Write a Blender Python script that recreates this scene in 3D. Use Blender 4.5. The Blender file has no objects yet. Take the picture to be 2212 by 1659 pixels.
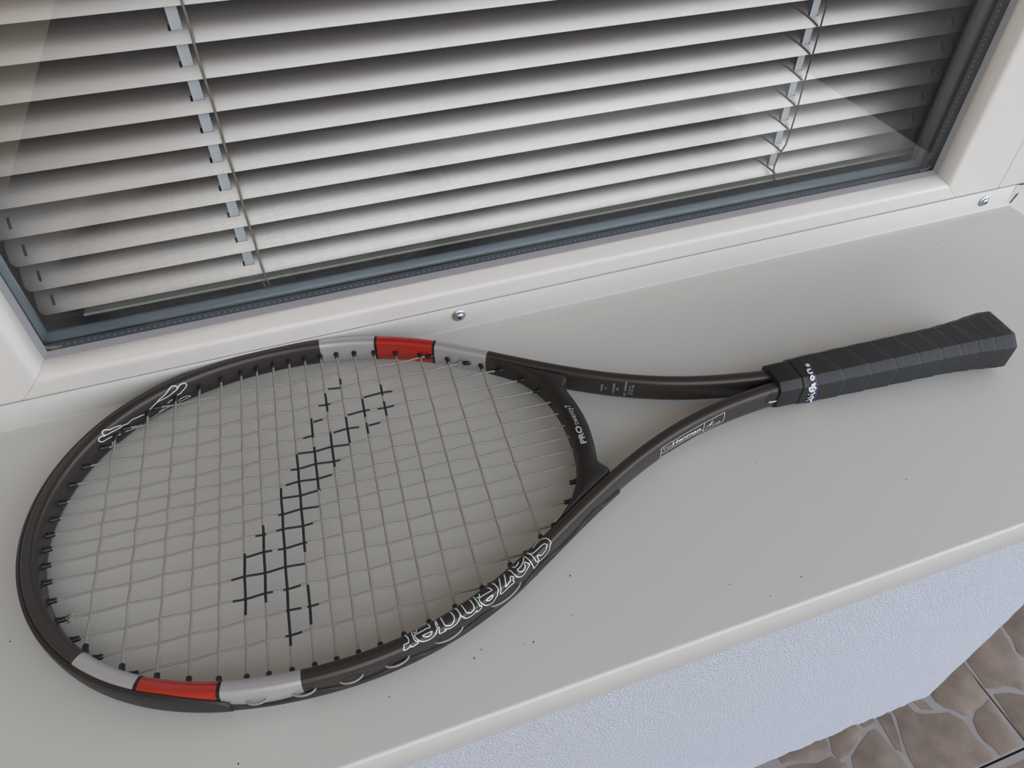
import bpy, bmesh, math, random
import numpy as np
from mathutils import Vector, Matrix

# ------------------------------------------------------------------ camera, world, light, exposure
SC = bpy.context.scene
COL = SC.collection
random.seed(7)
cam_data = bpy.data.cameras.new('camera')
cam = bpy.data.objects.new('camera', cam_data)
COL.objects.link(cam)
SC.camera = cam
cam_data.sensor_width = 36.0
cam_data.lens = 1571.93 / 2212 * 36.0
cam_data.clip_start = 0.01
CAM_R = [[0.9435740757738342, -0.33114206113862316, 0.0035915000235269834],
         [-0.23424889370114993, -0.6750689327869925, -0.6995780097927738],
         [0.23408421417802183, 0.6592623691146761, -0.7145472058177562]]   # rows: image right, image down, view direction
r_, d_, f_ = (Vector(x) for x in CAM_R)
cam.matrix_world = Matrix(((r_.x, -d_.x, -f_.x, -0.11759532), (r_.y, -d_.y, -f_.y, -0.42852306), (r_.z, -d_.z, -f_.z, 0.38405273), (0, 0, 0, 1)))

world = bpy.data.worlds.new('sky')
SC.world = world
world.use_nodes = True
wn = world.node_tree.nodes; wl = world.node_tree.links
bg = wn['Background']
tc = wn.new('ShaderNodeTexCoord'); sep = wn.new('ShaderNodeSeparateXYZ'); ramp = wn.new('ShaderNodeValToRGB')
wl.new(tc.outputs['Generated'], sep.inputs[0])
mr = wn.new('ShaderNodeMapRange'); mr.inputs['From Min'].default_value = -1; mr.inputs['From Max'].default_value = 1
wl.new(sep.outputs['Z'], mr.inputs['Value']); wl.new(mr.outputs[0], ramp.inputs[0])
cr = ramp.color_ramp
cr.elements[0].position = 0.0; cr.elements[0].color = (0.30, 0.29, 0.27, 1)
cr.elements[1].position = 1.0; cr.elements[1].color = (0.50, 0.66, 0.95, 1)
e = cr.elements.new(0.48); e.color = (0.42, 0.43, 0.42, 1)
e = cr.elements.new(0.52); e.color = (0.94, 0.985, 1.05, 1)
e = cr.elements.new(0.68); e.color = (0.86, 0.92, 1.0, 1)
wl.new(ramp.outputs[0], bg.inputs['Color'])
bg.inputs['Strength'].default_value = 1.25
vs = SC.view_settings
vs.view_transform = 'Standard'; vs.look = 'None'; vs.gamma = 1.0; vs.use_curve_mapping = False
vs.exposure = 1.22

# ------------------------------------------------------------------ materials
def lin(c):
    return tuple((x / 255 / 12.92) if x / 255 <= 0.04045 else ((x / 255 + 0.055) / 1.055) ** 2.4 for x in c) + (1.0,)
def mat(name, rgb, rough=0.5, metal=0.0, noise=0.0, scale=200.0, bump=0.0, bscale=None, coat=0.0, spec=0.5, detail=4.0):
    m = bpy.data.materials.new(name); m.use_nodes = True
    nt = m.node_tree; b = nt.nodes['Principled BSDF']
    b.inputs['Base Color'].default_value = lin(rgb); b.inputs['Roughness'].default_value = rough; b.inputs['Metallic'].default_value = metal
    b.inputs['Coat Weight'].default_value = coat; b.inputs['Specular IOR Level'].default_value = spec
    t = nt.nodes.new('ShaderNodeTexCoord')
    if noise:
        n = nt.nodes.new('ShaderNodeTexNoise'); n.inputs['Scale'].default_value = scale; n.inputs['Detail'].default_value = detail
        nt.links.new(t.outputs['Object'], n.inputs['Vector'])
        mx = nt.nodes.new('ShaderNodeMix'); mx.data_type = 'RGBA'
        nt.links.new(n.outputs['Fac'], mx.inputs[0])
        lo = lin(tuple(max(0, x * (1 - noise)) for x in rgb)); hi = lin(tuple(min(255, x * (1 + noise)) for x in rgb))
        mx.inputs[6].default_value = lo; mx.inputs[7].default_value = hi
        nt.links.new(mx.outputs[2], b.inputs['Base Color'])
    if bump:
        n2 = nt.nodes.new('ShaderNodeTexNoise'); n2.inputs['Scale'].default_value = bscale or scale; n2.inputs['Detail'].default_value = 3
        nt.links.new(t.outputs['Object'], n2.inputs['Vector'])
        bp = nt.nodes.new('ShaderNodeBump'); bp.inputs['Strength'].default_value = 1.0; bp.inputs['Distance'].default_value = bump
        nt.links.new(n2.outputs['Fac'], bp.inputs['Height']); nt.links.new(bp.outputs[0], b.inputs['Normal'])
    return m
M = {}
M['sill'] = mat('sill_paint', (200, 198, 193), 0.42, noise=0.012, scale=900, spec=0.4)
M['pvc'] = mat('white_pvc', (208, 203, 198), 0.38, noise=0.01, scale=60)
M['plaster'] = mat('white_plaster', (200, 202, 211), 0.95, noise=0.17, scale=1000, bump=0.0030, bscale=620, spec=0.2)
M['roof'] = mat('roof_paint', (196, 168, 118), 0.9)
M['side'] = mat('light_blocker_paint', (192, 174, 146), 0.9, noise=0.05, scale=300)
M['interior'] = mat('interior_paint', (215, 210, 200), 0.9)
M['tile_vein'] = mat('tile_vein', (143, 136, 132), 0.55, noise=0.06, scale=40)
M['tile_stone'] = mat('tile_stone', (117, 102, 90), 0.5, noise=0.30, scale=38, bump=0.00025, bscale=420, detail=8)
M['joint'] = mat('tile_joint', (70, 60, 58), 0.9)
M['slat'] = mat('slat_aluminium', (192, 182, 177), 0.38, metal=0.85, noise=0.02, scale=30)
M['rail'] = mat('blind_rail', (168, 166, 158), 0.4)
M['tape'] = mat('lift_tape', (205, 208, 216), 0.7)
M['cord'] = mat('blind_cord', (140, 128, 116), 0.85)
M['cord_and_shadow'] = mat('dark_cord_and_shadow', (92, 78, 84), 0.85)  # right ladder cord, and the cord shadow laid on the slats
M['gasket'] = mat('grey_gasket', (138, 136, 138), 0.6)
M['spacer'] = mat('spacer_bar', (100, 108, 120), 0.4)
M['inner'] = mat('inner_frame_grey', (150, 146, 132), 0.5)
M['dot'] = mat('spacer_hole', (225, 230, 235), 0.5)
M['sealant'] = mat('black_sealant', (34, 32, 36), 0.7)
M['bead'] = mat('inner_bead', (146, 157, 168), 0.3, spec=0.8)
M['putty'] = mat('corner_putty', (150, 140, 125), 0.35, noise=0.25, scale=300, bump=0.0006)
M['steel'] = mat('screw_steel', (178, 182, 188), 0.36, metal=1.0)
M['recess'] = mat('screw_recess_shade', (30, 28, 27), 0.6)
M['frame'] = mat('graphite_lacquer', (66, 61, 58), 0.34, metal=0.5, noise=0.13, scale=3200, detail=2)
M['silver'] = mat('silver_lacquer', (182, 180, 182), 0.33, metal=0.45, noise=0.04, scale=3000, detail=2)
M['red'] = mat('red_lacquer', (166, 30, 18), 0.16, coat=0.5)
M['black'] = mat('black_lacquer', (22, 20, 20), 0.3)
M['hub'] = mat('throat_black', (36, 32, 29), 0.45, noise=0.06, scale=2500, detail=2)
M['rubber'] = mat('black_plastic', (32, 31, 32), 0.5)
M['grommet'] = mat('grommet_black', (22, 20, 22), 0.4)
M['grip'] = mat('grip_tape', (34, 34, 36), 0.55, noise=0.10, scale=260, bump=0.00015, bscale=900)
M['string'] = mat('string_nylon', (146, 142, 132), 0.25, spec=0.7)
M['ink'] = mat('stencil_ink', (26, 22, 28), 0.6)
M['white'] = mat('white_print', (205, 212, 210), 0.5)
M['print'] = mat('grey_print', (190, 192, 188), 0.5)
M['thin'] = mat('faint_print', (140, 132, 140), 0.5)
M['purple'] = mat('purple_edge', (84, 50, 120), 0.5)
M['crumb'] = mat('dark_crumb', (56, 46, 42), 0.9)
g = bpy.data.materials.new('window_glass'); g.use_nodes = True
nt = g.node_tree; nt.nodes.clear()
out = nt.nodes.new('ShaderNodeOutputMaterial'); tr = nt.nodes.new('ShaderNodeBsdfTransparent'); gl = nt.nodes.new('ShaderNodeBsdfGlossy'); mx = nt.nodes.new('ShaderNodeMixShader'); fr = nt.nodes.new('ShaderNodeFresnel')
tr.inputs['Color'].default_value = (0.985, 0.99, 0.985, 1); gl.inputs['Roughness'].default_value = 0.0; fr.inputs['IOR'].default_value = 1.5
geo_n = nt.nodes.new('ShaderNodeNewGeometry'); ior = nt.nodes.new('ShaderNodeMapRange')
ior.inputs['To Min'].default_value = 1.5; ior.inputs['To Max'].default_value = 1 / 1.5
nt.links.new(geo_n.outputs['Backfacing'], ior.inputs['Value']); nt.links.new(ior.outputs[0], fr.inputs['IOR'])
nt.links.new(fr.outputs[0], mx.inputs[0]); nt.links.new(tr.outputs[0], mx.inputs[1]); nt.links.new(gl.outputs[0], mx.inputs[2]); nt.links.new(mx.outputs[0], out.inputs[0])
M['glass'] = g

# ------------------------------------------------------------------ helpers
class MB:
    def __init__(s): s.v = []; s.f = []; s.m = []
    def add(s, V, F, mi=0):
        o = len(s.v); s.v += [tuple(p) for p in V]; s.f += [tuple(i + o for i in f) for f in F]; s.m += [mi] * len(F); return s
    def box(s, x0, x1, y0, y1, z0, z1):
        V = [(x, y, z) for x in (x0, x1) for y in (y0, y1) for z in (z0, z1)]
        return s.add(V, [(0, 1, 3, 2), (4, 6, 7, 5), (0, 4, 5, 1), (2, 3, 7, 6), (0, 2, 6, 4), (1, 5, 7, 3)])
    def rings(s, R, closed=True, cap=True, mi=None):
        n = len(R[0]); V = [p for r in R for p in r]; F = []; mm = []
        for i in range(len(R) - 1):
            for j in range(n if closed else n - 1):
                k = (j + 1) % n
                F.append((i * n + j, i * n + k, (i + 1) * n + k, (i + 1) * n + j)); mm.append(mi[i] if mi else 0)
        if cap and closed:
            F.append(tuple(range(n))[::-1]); F.append(tuple((len(R) - 1) * n + j for j in range(n))); mm += [mm[0], mm[-2] if len(mm) > 1 else mm[0]]
        o = len(s.v); s.v += [tuple(p) for p in V]; s.f += [tuple(i + o for i in f) for f in F]; s.m += mm; return s
    def tube(s, P, r, n=8, cap=True, mi=None):
        P = [Vector(p) for p in P]; R = []; up = None
        for i, p in enumerate(P):
            t = (P[min(i + 1, len(P) - 1)] - P[max(i - 1, 0)])
            t = t.normalized() if t.length > 1e-9 else Vector((1, 0, 0))
            if up is None:
                up = Vector((0, 0, 1)) if abs(t.z) < 0.9 else Vector((1, 0, 0))
            a = t.cross(up).normalized(); b = a.cross(t).normalized(); up = b
            rr = r[i] if isinstance(r, (list, tuple)) else r
            R.append([p + (a * math.cos(2 * math.pi * k / n) + b * math.sin(2 * math.pi * k / n)) * rr for k in range(n)])
        return s.rings(R, True, cap, mi)
    def lathe(s, prof, org, axis, n=24):
        ax = Vector(axis).normalized(); u = ax.orthogonal().normalized(); w = ax.cross(u); o = Vector(org)
        return s.rings([[o + ax * h + (u * math.cos(2 * math.pi * k / n) + w * math.sin(2 * math.pi * k / n)) * max(r, 1e-5) for k in range(n)] for r, h in prof], True, True)
    def poly(s, P, z0, z1, taper=0.0):
        c = sum((Vector(p) for p in P), Vector((0, 0))) / len(P); n = len(P)
        T = [c + (Vector(p) - c) * (1 - taper) for p in P]
        return s.rings([[(p[0], p[1], z0) for p in P], [(p[0], p[1], z1 - 0.0003) for p in P], [(p[0], p[1], z1) for p in T]])
    def build(s, name, mats, parent=None, smooth=None, bevel=0.0):
        me = bpy.data.meshes.new(name); me.from_pydata(s.v, [], s.f)
        ms = mats if isinstance(mats, (list, tuple)) else [mats]
        for m in ms: me.materials.append(M[m])
        if len(ms) > 1:
            me.polygons.foreach_set('material_index', s.m)
        bm = bmesh.new(); bm.from_mesh(me); bmesh.ops.recalc_face_normals(bm, faces=bm.faces); bm.to_mesh(me); bm.free()
        if smooth is not None:
            me.polygons.foreach_set('use_smooth', [True] * len(me.polygons))
            me.set_sharp_from_angle(angle=math.radians(smooth))
        o = bpy.data.objects.new(name, me); COL.objects.link(o)
        if parent: o.parent = parent
        if bevel:
            b = o.modifiers.new('bevel', 'BEVEL'); b.width = bevel; b.segments = 3; b.limit_method = 'ANGLE'
        return o
def empty(name, loc=(0, 0, 0), rz=0.0):
    o = bpy.data.objects.new(name, None); COL.objects.link(o); o.location = loc; o.rotation_euler = (0, 0, rz); o.empty_display_size = 0.05; return o
def tag(o, label=None, cat=None, group=None, kind=None):
    if label: o['label'] = label
    if cat: o['category'] = cat
    if group: o['group'] = group
    if kind: o['kind'] = kind
    return o
def dup(o, parent=None):
    c = o.copy(); COL.objects.link(c)
    if parent: c.parent = parent
    return c

# ---- racket geometry, metres, racket frame: u along the shaft (tip negative), v across, z up
Q = [0.01524, 0.17081, -0.00199, 0.00811, -0.00118, 0.00163, 0.12716, 0.01104, 0.00378, 0.00229, 0.00046]
ARM = [0.03829, -0.07011, 0.03642, 0.01433, -0.0156]
HEIGHT = 0.0193
EXPO = 2 / 3.2
def zax(u):
    return 0.0105 + 0.0095 * (u + 0.167)
def hoop_xy(t):
    u = Q[0]; v = 0.0
    for k in range(1, 6):
        u -= Q[k] * math.cos(k * t); v += Q[5 + k] * math.sin(k * t)
    return u, v
def arm_v(u):
    x = (u - 0.2) / 0.14
    return sum(ARM[k] * x ** k for k in range(5))
def make_path():
    pts = [hoop_xy(2.2 * i / 150) for i in range(151)]
    u0 = pts[-1][0]
    pts += [(u, arm_v(u)) for u in np.linspace(u0 + 0.004, 0.326, 90)]
    P = np.array(pts)
    full = np.vstack([P[::-1] * [1, -1], P[1:]])
    for _ in range(6):
        full[1:-1] = 0.25 * full[:-2] + 0.5 * full[1:-1] + 0.25 * full[2:]
    d = np.hypot(*np.diff(full, axis=0).T)
    s = np.r_[0, np.cumsum(d)]
    s -= s[len(s) // 2]
    S = np.linspace(s[0], s[-1], 1201)
    u = np.interp(S, s, full[:, 0]); v = np.interp(S, s, full[:, 1])
    tu = np.gradient(u, S); tv = np.gradient(v, S); L = np.hypot(tu, tv)
    nu, nv = -tv / L, tu / L
    w = np.interp(u, [0.10, 0.14, 0.326], [0.00973, 0.0086, 0.0106])
    return S, u, v, nu, nv, w
S_, U_, V_, NU_, NV_, W_ = make_path()
SMAX = float(S_[-1])
def frame_pt(s, phi, off=0.0, scale=1.0):
    """point and outward normal on the frame tube; s = arc length from the tip (+ towards +v), phi = 0 outward, pi/2 up"""
    u, v, nu, nv, w = (float(np.interp(s, S_, A)) for A in (U_, V_, NU_, NV_, W_))
    c, d = math.cos(phi), math.sin(phi)
    a = math.copysign(abs(c) ** EXPO, c) * w / 2 * scale; b = math.copysign(abs(d) ** EXPO, d) * HEIGHT / 2 * scale
    m = 2 - EXPO
    na = math.copysign(abs(c) ** m, c) / (w / 2); nb = math.copysign(abs(d) ** m, d) / (HEIGHT / 2)
    l = math.hypot(na, nb) or 1.0
    na /= l; nb /= l
    a += na * off; b += nb * off
    return (u + nu * a, v + nv * a, zax(u) + b), (nu * na, nv * na, nb)
GRIP_U = [0.317, 0.334, 0.3345, 0.40, 0.455, 0.478, 0.494, 0.5035]
GRIP_A = [0.0134, 0.0136, 0.0142, 0.0148, 0.0154, 0.0170, 0.0192, 0.0200]
GRIP_B = [0.0126, 0.0127, 0.0132, 0.0136, 0.0140, 0.0150, 0.0161, 0.0166]
def grip_ring(u, off=0.0):
    a = float(np.interp(u, GRIP_U, GRIP_A)) + off; b = float(np.interp(u, GRIP_U, GRIP_B)) + off; c = 0.36 * a
    z = zax(u) + 0.0004
    y0 = 0.0007
    return [(u, y0 + y, z + h) for y, h in ((a, -(b - c)), (a, b - c), (a - c, b), (-(a - c), b), (-a, b - c), (-a, -(b - c)), (-(a - c), -b), (a - c, -b))]
def grip_pt(u, q, off=0.0):
    r = grip_ring(u, off); i = int(math.floor(q)) % 8; f = q - math.floor(q)
    A, B = r[i], r[(i + 1) % 8]
    return tuple(A[k] + (B[k] - A[k]) * f for k in range(3))

D = {"SCRIPT":[[-3553,102,-3580,106,-3607,110,-3625,107,-3634,102,-3643,97,-3652,91,-3656,87,-3656,76,-3656,60,-3647,51,-3638,41,-3629,29,-3616,21,-3598,17,-3580,14,-3558,15,-3540,19,-3522,28,-3517,29],[-3504,106,-3513,93,-3522,89,-3540,87,-3562,86,-3589,86,-3611,85,-3620,81,-3625,71,-3620,59,-3611,51,-3602,43,-3585,41,-3571,39,-3558,43,-3544,58,-3535,58,-3535,48,-3535,28,-3535,20],[-3508,96,-3513,89,-3513,74,-3513,52,-3517,29],[-3531,24,-3531,14,-3517,9,-3504,7,-3495,7,-3486,29,-3482,56,-3482,77,-3482,90,-3477,101],[-3468,100,-3464,92,-3455,90,-3437,87,-3423,84,-3405,83,-3392,83,-3392,73,-3397,62,-3410,54,-3423,53,-3432,59,-3441,68,-3446,79,-3455,84,-3459,80,-3464,67,-3468,55,-3459,47,-3441,41,-3428,35,-3414,29,-3392,31,-3374,43,-3365,55,-3361,72,-3361,87,-3361,95,-3352,104],[-3432,101,-3423,95,-3405,93,-3392,93,-3388,99,-3383,102],[-3320,102,-3311,91,-3302,85,-3294,74,-3289,63,-3280,52,-3294,52,-3307,57,-3320,63,-3329,73,-3334,79,-3343,77,-3347,67,-3338,54,-3338,39,-3334,35,-3320,35,-3298,35,-3280,32,-3258,30,-3244,30,-3240,34,-3240,41,-3249,53,-3253,66,-3262,82,-3271,90,-3285,102],[-3231,103,-3240,96,-3240,90,-3240,78,-3235,63,-3226,52,-3217,39,-3208,35,-3186,21,-3155,23,-3132,38,-3119,64,-3119,85,-3132,89,-3155,89,-3186,87,-3208,86,-3204,93,-3195,102],[-3150,60,-3173,63,-3195,61,-3186,50,-3168,46,-3155,52,-3150,60],[-3141,102,-3137,95,-3132,91,-3123,91,-3114,92],[-3105,108,-3105,94,-3105,90,-3105,81,-3105,62,-3105,55,-3114,47,-3110,38,-3101,33,-3088,30,-3079,31,-3079,41,-3070,36,-3056,32,-3038,31,-3020,34,-3011,38,-3002,50,-2993,68,-2993,84,-2993,92,-2993,107],[-3025,109,-3025,93,-3025,85,-3025,71,-3034,59,-3043,52,-3056,53,-3070,60,-3074,70,-3079,85,-3079,92,-3079,107],[-2985,119,-2993,91,-2989,76,-2980,61,-2958,43,-2931,38,-2908,40,-2886,51],[-2895,114,-2895,92,-2895,84,-2895,72,-2904,62,-2913,56,-2931,53,-2949,68,-2958,84,-2958,95,-2953,113],[-2864,116,-2864,94,-2864,87],[-2859,78,-2864,78,-2859,63,-2855,50,-2855,42,-2868,39,-2882,39,-2890,38,-2886,48,-2895,45,-2886,51],[-2859,101,-2855,89,-2855,81,-2850,72,-2837,55,-2823,45,-2805,40,-2788,40,-2770,44,-2756,51,-2747,62,-2738,77,-2734,89,-2738,92,-2743,92,-2761,92,-2783,92,-2801,93,-2823,91,-2823,101,-2823,115,-2819,128],[-2770,79,-2783,79,-2801,78,-2823,77,-2814,67,-2805,61,-2792,61,-2783,66,-2774,73,-2770,79],[-2761,120,-2752,105,-2747,99,-2738,102,-2734,105],[-2729,118,-2725,97,-2725,90,-2725,80,-2729,69,-2738,62,-2738,56,-2729,50,-2716,49,-2707,46,-2698,50,-2698,58,-2689,52,-2676,47,-2667,46,-2658,50,-2662,61,-2667,76,-2671,78,-2685,77,-2693,80,-2698,88,-2698,93,-2693,105,-2693,126]],"PANTHER":[[1247,166,1269,159,1305,153,1332,144,1359,127,1381,119,1399,126,1408,142,1395,155,1368,161,1328,167,1292,168,1265,167,1247,166],[1368,159,1395,156,1413,146,1431,135,1458,134,1471,145,1467,159,1444,169,1426,173,1413,177,1377,178],[1247,166,1220,171,1184,177,1162,179],[1131,180,1090,178,1055,175,1032,174,1005,176,974,172,947,171,911,167,875,161,844,156,831,146,831,129,844,122,862,128,880,144,916,153,961,166],[835,156,813,144,795,142,781,151,786,162,799,169,831,173,871,178],[902,181,929,184],[965,188,1001,196,1059,211],[1301,184,1323,181,1346,181],[1372,195,1399,190,1435,190,1458,195,1462,202,1435,203,1404,205,1372,208],[1135,211,1184,212,1238,207,1301,203,1332,211],[1225,199,1265,196],[1086,211,1055,213,1010,238,965,239,916,238,858,213],[853,185,844,200]],"BOX":[[-4700,-17,-4700,-1,-4691,24,-4758,22,-4834,19,-4964,18,-5085,21,-5179,24,-5264,29,-5268,2,-5268,-9,-5174,-15,-5094,-14,-4986,-41,-4861,-43,-4700,-17],[-4695,0,-4812,-3,-4928,-4,-5013,-4,-5089,-2],[-5089,19,-5094,-1,-5094,-14]],"SIGN":[[-5112,-6,-5120,-1,-5134,0,-5152,0,-5156,6,-5165,14,-5156,7,-5147,0,-5147,-6],[-5120,-1,-5134,0,-5152,1,-5170,2,-5183,2,-5161,1,-5152,0,-5174,-2,-5188,-3],[-5197,-5,-5206,-2,-5215,-5,-5228,-3,-5232,-2,-5241,-3],[-5223,0,-5237,-4]],"Q_TIM":[-4713,2,-4803,0,-4789,11,-4704,15],"Q_HEN":[-4807,0,-5071,-1,-5058,8,-4794,13],"Q_SER":[-4713,-12,-5071,-15,-5062,-6,-4713,-5],"Q_MAINS":[4565,189,4570,168,4552,169,4556,189],"Q_16":[4592,181,4597,177,4583,178,4583,181],"Q_CROSS":[4650,197,4650,155,4637,155,4637,196],"Q_18":[4677,181,4677,176,4664,176,4664,181],"Q_REC":[4731,204,4731,136,4717,137,4717,203],"Q_LBS":[4758,192,4758,157,4749,156,4749,192],"Q_KGS":[4780,193,4780,153,4767,153,4767,193],"WILSON":[[3440,250,3431,254,3426,254,3422,252,3422,248,3426,246,3436,244,3440,246,3440,250],[3403,270,3431,270],[3403,272,3398,284,3403,288],[3403,288,3426,288],[3417,326,3412,334,3408,340,3403,340,3398,336,3394,328,3394,320,3398,310,3403,304,3408,304,3412,308,3417,316,3417,326],[3412,368,3417,384,3394,382,3403,398,3426,412,3431,422],[3408,418,3408,422,3403,424,3398,426,3389,422,3384,418,3380,412,3375,406,3380,404,3384,404,3394,406,3403,412,3408,418],[3394,428,3417,430,3431,426],[3408,450,3431,448,3436,438],[3389,446,3394,444],[3394,468,3412,464,3431,462,3440,474,3431,482],[3389,484,3408,480,3431,482,3478,578,3431,512],[3380,500,3412,528,3422,502,3445,522]],"PURPLE":[3450,246,3440,268,3431,292,3431,332,3431,380,3445,420,3454,448,3459,478,3454,504],"TRI":[-5667,57,-5738,-11,-5613,1],"TRIW":[-5649,0,-5721,-4],"MBLACK":[[1,0.0157,0.0249],[2,0.0078,0.016],[3,0.0031,0.0095],[4,-0.0044,0.0028],[2,0.0389,0.0593],[3,0.0263,0.0417],[3,0.0467,0.0586],[4,0.0154,0.0325],[4,0.0389,0.0469],[5,-0.0091,0.0253],[6,-0.0142,0.0174],[7,-0.0178,0.0111],[8,-0.0212,0.0032],[9,-0.0235,0.0009],[10,-0.0248,-0.0033],[10,-0.0373,-0.031],[11,-0.0435,-0.028],[11,-0.0249,-0.0078],[12,-0.051,-0.0101],[13,-0.0504,-0.0286],[13,-0.0231,-0.0132],[14,-0.0221,-0.014],[14,-0.0109,-0.0044],[15,-0.0234,-0.0144]],"CBLACK":[[11,0.0847,0.0902],[10,0.0603,0.0781],[9,0.0388,0.0574],[13,0.0651,0.0765],[13,0.0454,0.0598],[12,0.0485,0.0665],[12,0.0328,0.0434],[11,0.0286,0.0525],[10,0.0107,0.0418],[9,-0.0051,0.0317],[8,-0.0474,0.0271],[7,-0.1029,0.0032],[6,-0.074,-0.022],[5,-0.079,-0.0388],[8,-0.094,-0.0695]]}
CRUMBS = [(-0.0518, -0.2644), (-0.0744, -0.2595), (-0.0463, -0.2649), (-0.1275, -0.2678), (-0.0298, -0.2276), (-0.0116, -0.2342), (-0.0204, -0.2573), (-0.0795, -0.2629), (0.2044, -0.1844), (0.1379, -0.1974), (-0.0207, 0.0187), (0.068, -0.0151), (0.0742, -0.2698), (0.0922, -0.2839), (0.2236, -0.2418)]

# ------------------------------------------------------------------ the house: floor, roof, walls, and an added light-blocking wall
ZF = -0.55
WALL_Y = -0.261; WALL_X = 0.507
floor = tag(MB().box(-2.6, 3.0, -3.2, 2.6, ZF - 0.12, ZF - 0.006).build('floor', 'joint'), kind='structure')
TS = 0.33; JX = 0.577; JY = -0.351
def clip(poly, a, b, c):            # keep a*x + b*y <= c
    R = []
    for i in range(len(poly)):
        P, Q_ = poly[i], poly[(i + 1) % len(poly)]
        dp, dq = a * P[0] + b * P[1] - c, a * Q_[0] + b * Q_[1] - c
        if dp <= 0: R.append(P)
        if dp * dq < 0:
            t = dp / (dp - dq); R.append((P[0] + (Q_[0] - P[0]) * t, P[1] + (Q_[1] - P[1]) * t))
    return R
def shrink(poly, d):
    R = list(poly); n = len(poly)
    A = sum(poly[i][0] * poly[(i + 1) % n][1] - poly[(i + 1) % n][0] * poly[i][1] for i in range(n))
    sg = 1 if A > 0 else -1
    for i in range(n):
        P, Q_ = poly[i], poly[(i + 1) % n]
        l = math.hypot(Q_[0] - P[0], Q_[1] - P[1])
        if l < 1e-5: continue
        nx, ny = sg * (Q_[1] - P[1]) / l, -sg * (Q_[0] - P[0]) / l
        R = clip(R, nx, ny, nx * P[0] + ny * P[1] - d)
    return R
STONES = [[[0.508, -0.261], [0.579, -0.24], [0.575, -0.274], [0.573, -0.288], [0.547, -0.292], [0.536, -0.298], [0.529, -0.296], [0.522, -0.286], [0.513, -0.28], [0.508, -0.271]], [[0.479, -0.255], [0.49, -0.258], [0.496, -0.271], [0.498, -0.278], [0.485, -0.273]], [[0.449, -0.255], [0.47, -0.257], [0.473, -0.272], [0.483, -0.279], [0.497, -0.283], [0.513, -0.287], [0.523, -0.3], [0.524, -0.308], [0.522, -0.322], [0.525, -0.332], [0.527, -0.342], [0.524, -0.348], [0.498, -0.348], [0.44, -0.348], [0.429, -0.325], [0.431, -0.31], [0.438, -0.291], [0.448, -0.27]], [[0.535, -0.305], [0.547, -0.297], [0.561, -0.295], [0.573, -0.291], [0.572, -0.308], [0.57, -0.328], [0.568, -0.346], [0.536, -0.348], [0.535, -0.339], [0.53, -0.329], [0.53, -0.318]], [[0.425, -0.262], [0.444, -0.264], [0.435, -0.29], [0.427, -0.306], [0.422, -0.301], [0.423, -0.286]], [[0.403, -0.273], [0.414, -0.273], [0.416, -0.278], [0.418, -0.293], [0.421, -0.307], [0.421, -0.33], [0.36, -0.34], [0.36, -0.301], [0.366, -0.29], [0.385, -0.281], [0.396, -0.277]], [[0.358, -0.255], [0.394, -0.255], [0.395, -0.272], [0.386, -0.279], [0.372, -0.282], [0.363, -0.287], [0.349, -0.288], [0.347, -0.279]], [[0.398, -0.255], [0.419, -0.255], [0.419, -0.266], [0.402, -0.267]], [[0.28, -0.255], [0.345, -0.255], [0.349, -0.267], [0.344, -0.278], [0.322, -0.28], [0.295, -0.27], [0.283, -0.269]], [[0.285, -0.274], [0.306, -0.277], [0.322, -0.283], [0.344, -0.282], [0.351, -0.293], [0.355, -0.294], [0.354, -0.34], [0.285, -0.34]],
          [[0.585, -0.225], [0.66, -0.219], [0.658, -0.239], [0.652, -0.252], [0.652, -0.266], [0.639, -0.282], [0.624, -0.297], [0.617, -0.29], [0.606, -0.284], [0.592, -0.283], [0.581, -0.279]], [[0.67, -0.21], [0.74, -0.19], [0.76, -0.26], [0.659, -0.263], [0.656, -0.254], [0.664, -0.238], [0.665, -0.226]], [[0.584, -0.288], [0.606, -0.294], [0.622, -0.304], [0.66, -0.345], [0.579, -0.345], [0.58, -0.32]]]
def stone_mesh(P, z, parent, jit):
    if len(P) < 3: return
    MB().poly([Vector(p) for p in P], z - 0.0005, z + 0.0004 + jit * 0.6, 0.03).build('stone', 'tile_stone', parent, smooth=40)
for i in range(-3, 3):
    for j in range(-3, 2):
        x0 = JX + (i - 1) * TS; y0 = JY + j * TS
        if y0 + TS > 0.35: continue
        t = MB().box(x0 + 0.0012, x0 + TS - 0.0012, y0 + 0.0012, min(y0 + TS, 0.1) - 0.0012, ZF - 0.008, ZF - 0.0003).build('tile', 'tile_vein', floor, bevel=0.0006)
        if j == 0 and i in (0, 1):
            for P in STONES[:10] if i == 0 else STONES[10:]:
                stone_mesh(P, ZF, t, random.random() * 0.0004)
        else:
            seeds = [(x0 + (a + 0.5 + random.uniform(-.36, .36)) * TS / 3, y0 + (b + 0.5 + random.uniform(-.36, .36)) * TS / 3) for a in range(3) for b in range(3)]
            for q in seeds:
                poly = [(x0 + .006, y0 + .006), (x0 + TS - .006, y0 + .006), (x0 + TS - .006, y0 + TS - .006), (x0 + .006, y0 + TS - .006)]
                for r in seeds:
                    if r is q: continue
                    mx_, my_ = (q[0] + r[0]) / 2, (q[1] + r[1]) / 2; a, b = r[0] - q[0], r[1] - q[1]
                    poly = clip(poly, a, b, a * mx_ + b * my_)
                poly = shrink(poly, 0.0042)
                if j == 0 and len(poly) > 2: poly = clip(poly, 0, 1, 0.09)
                stone_mesh(poly, ZF, t, random.random() * 0.0004)
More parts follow.
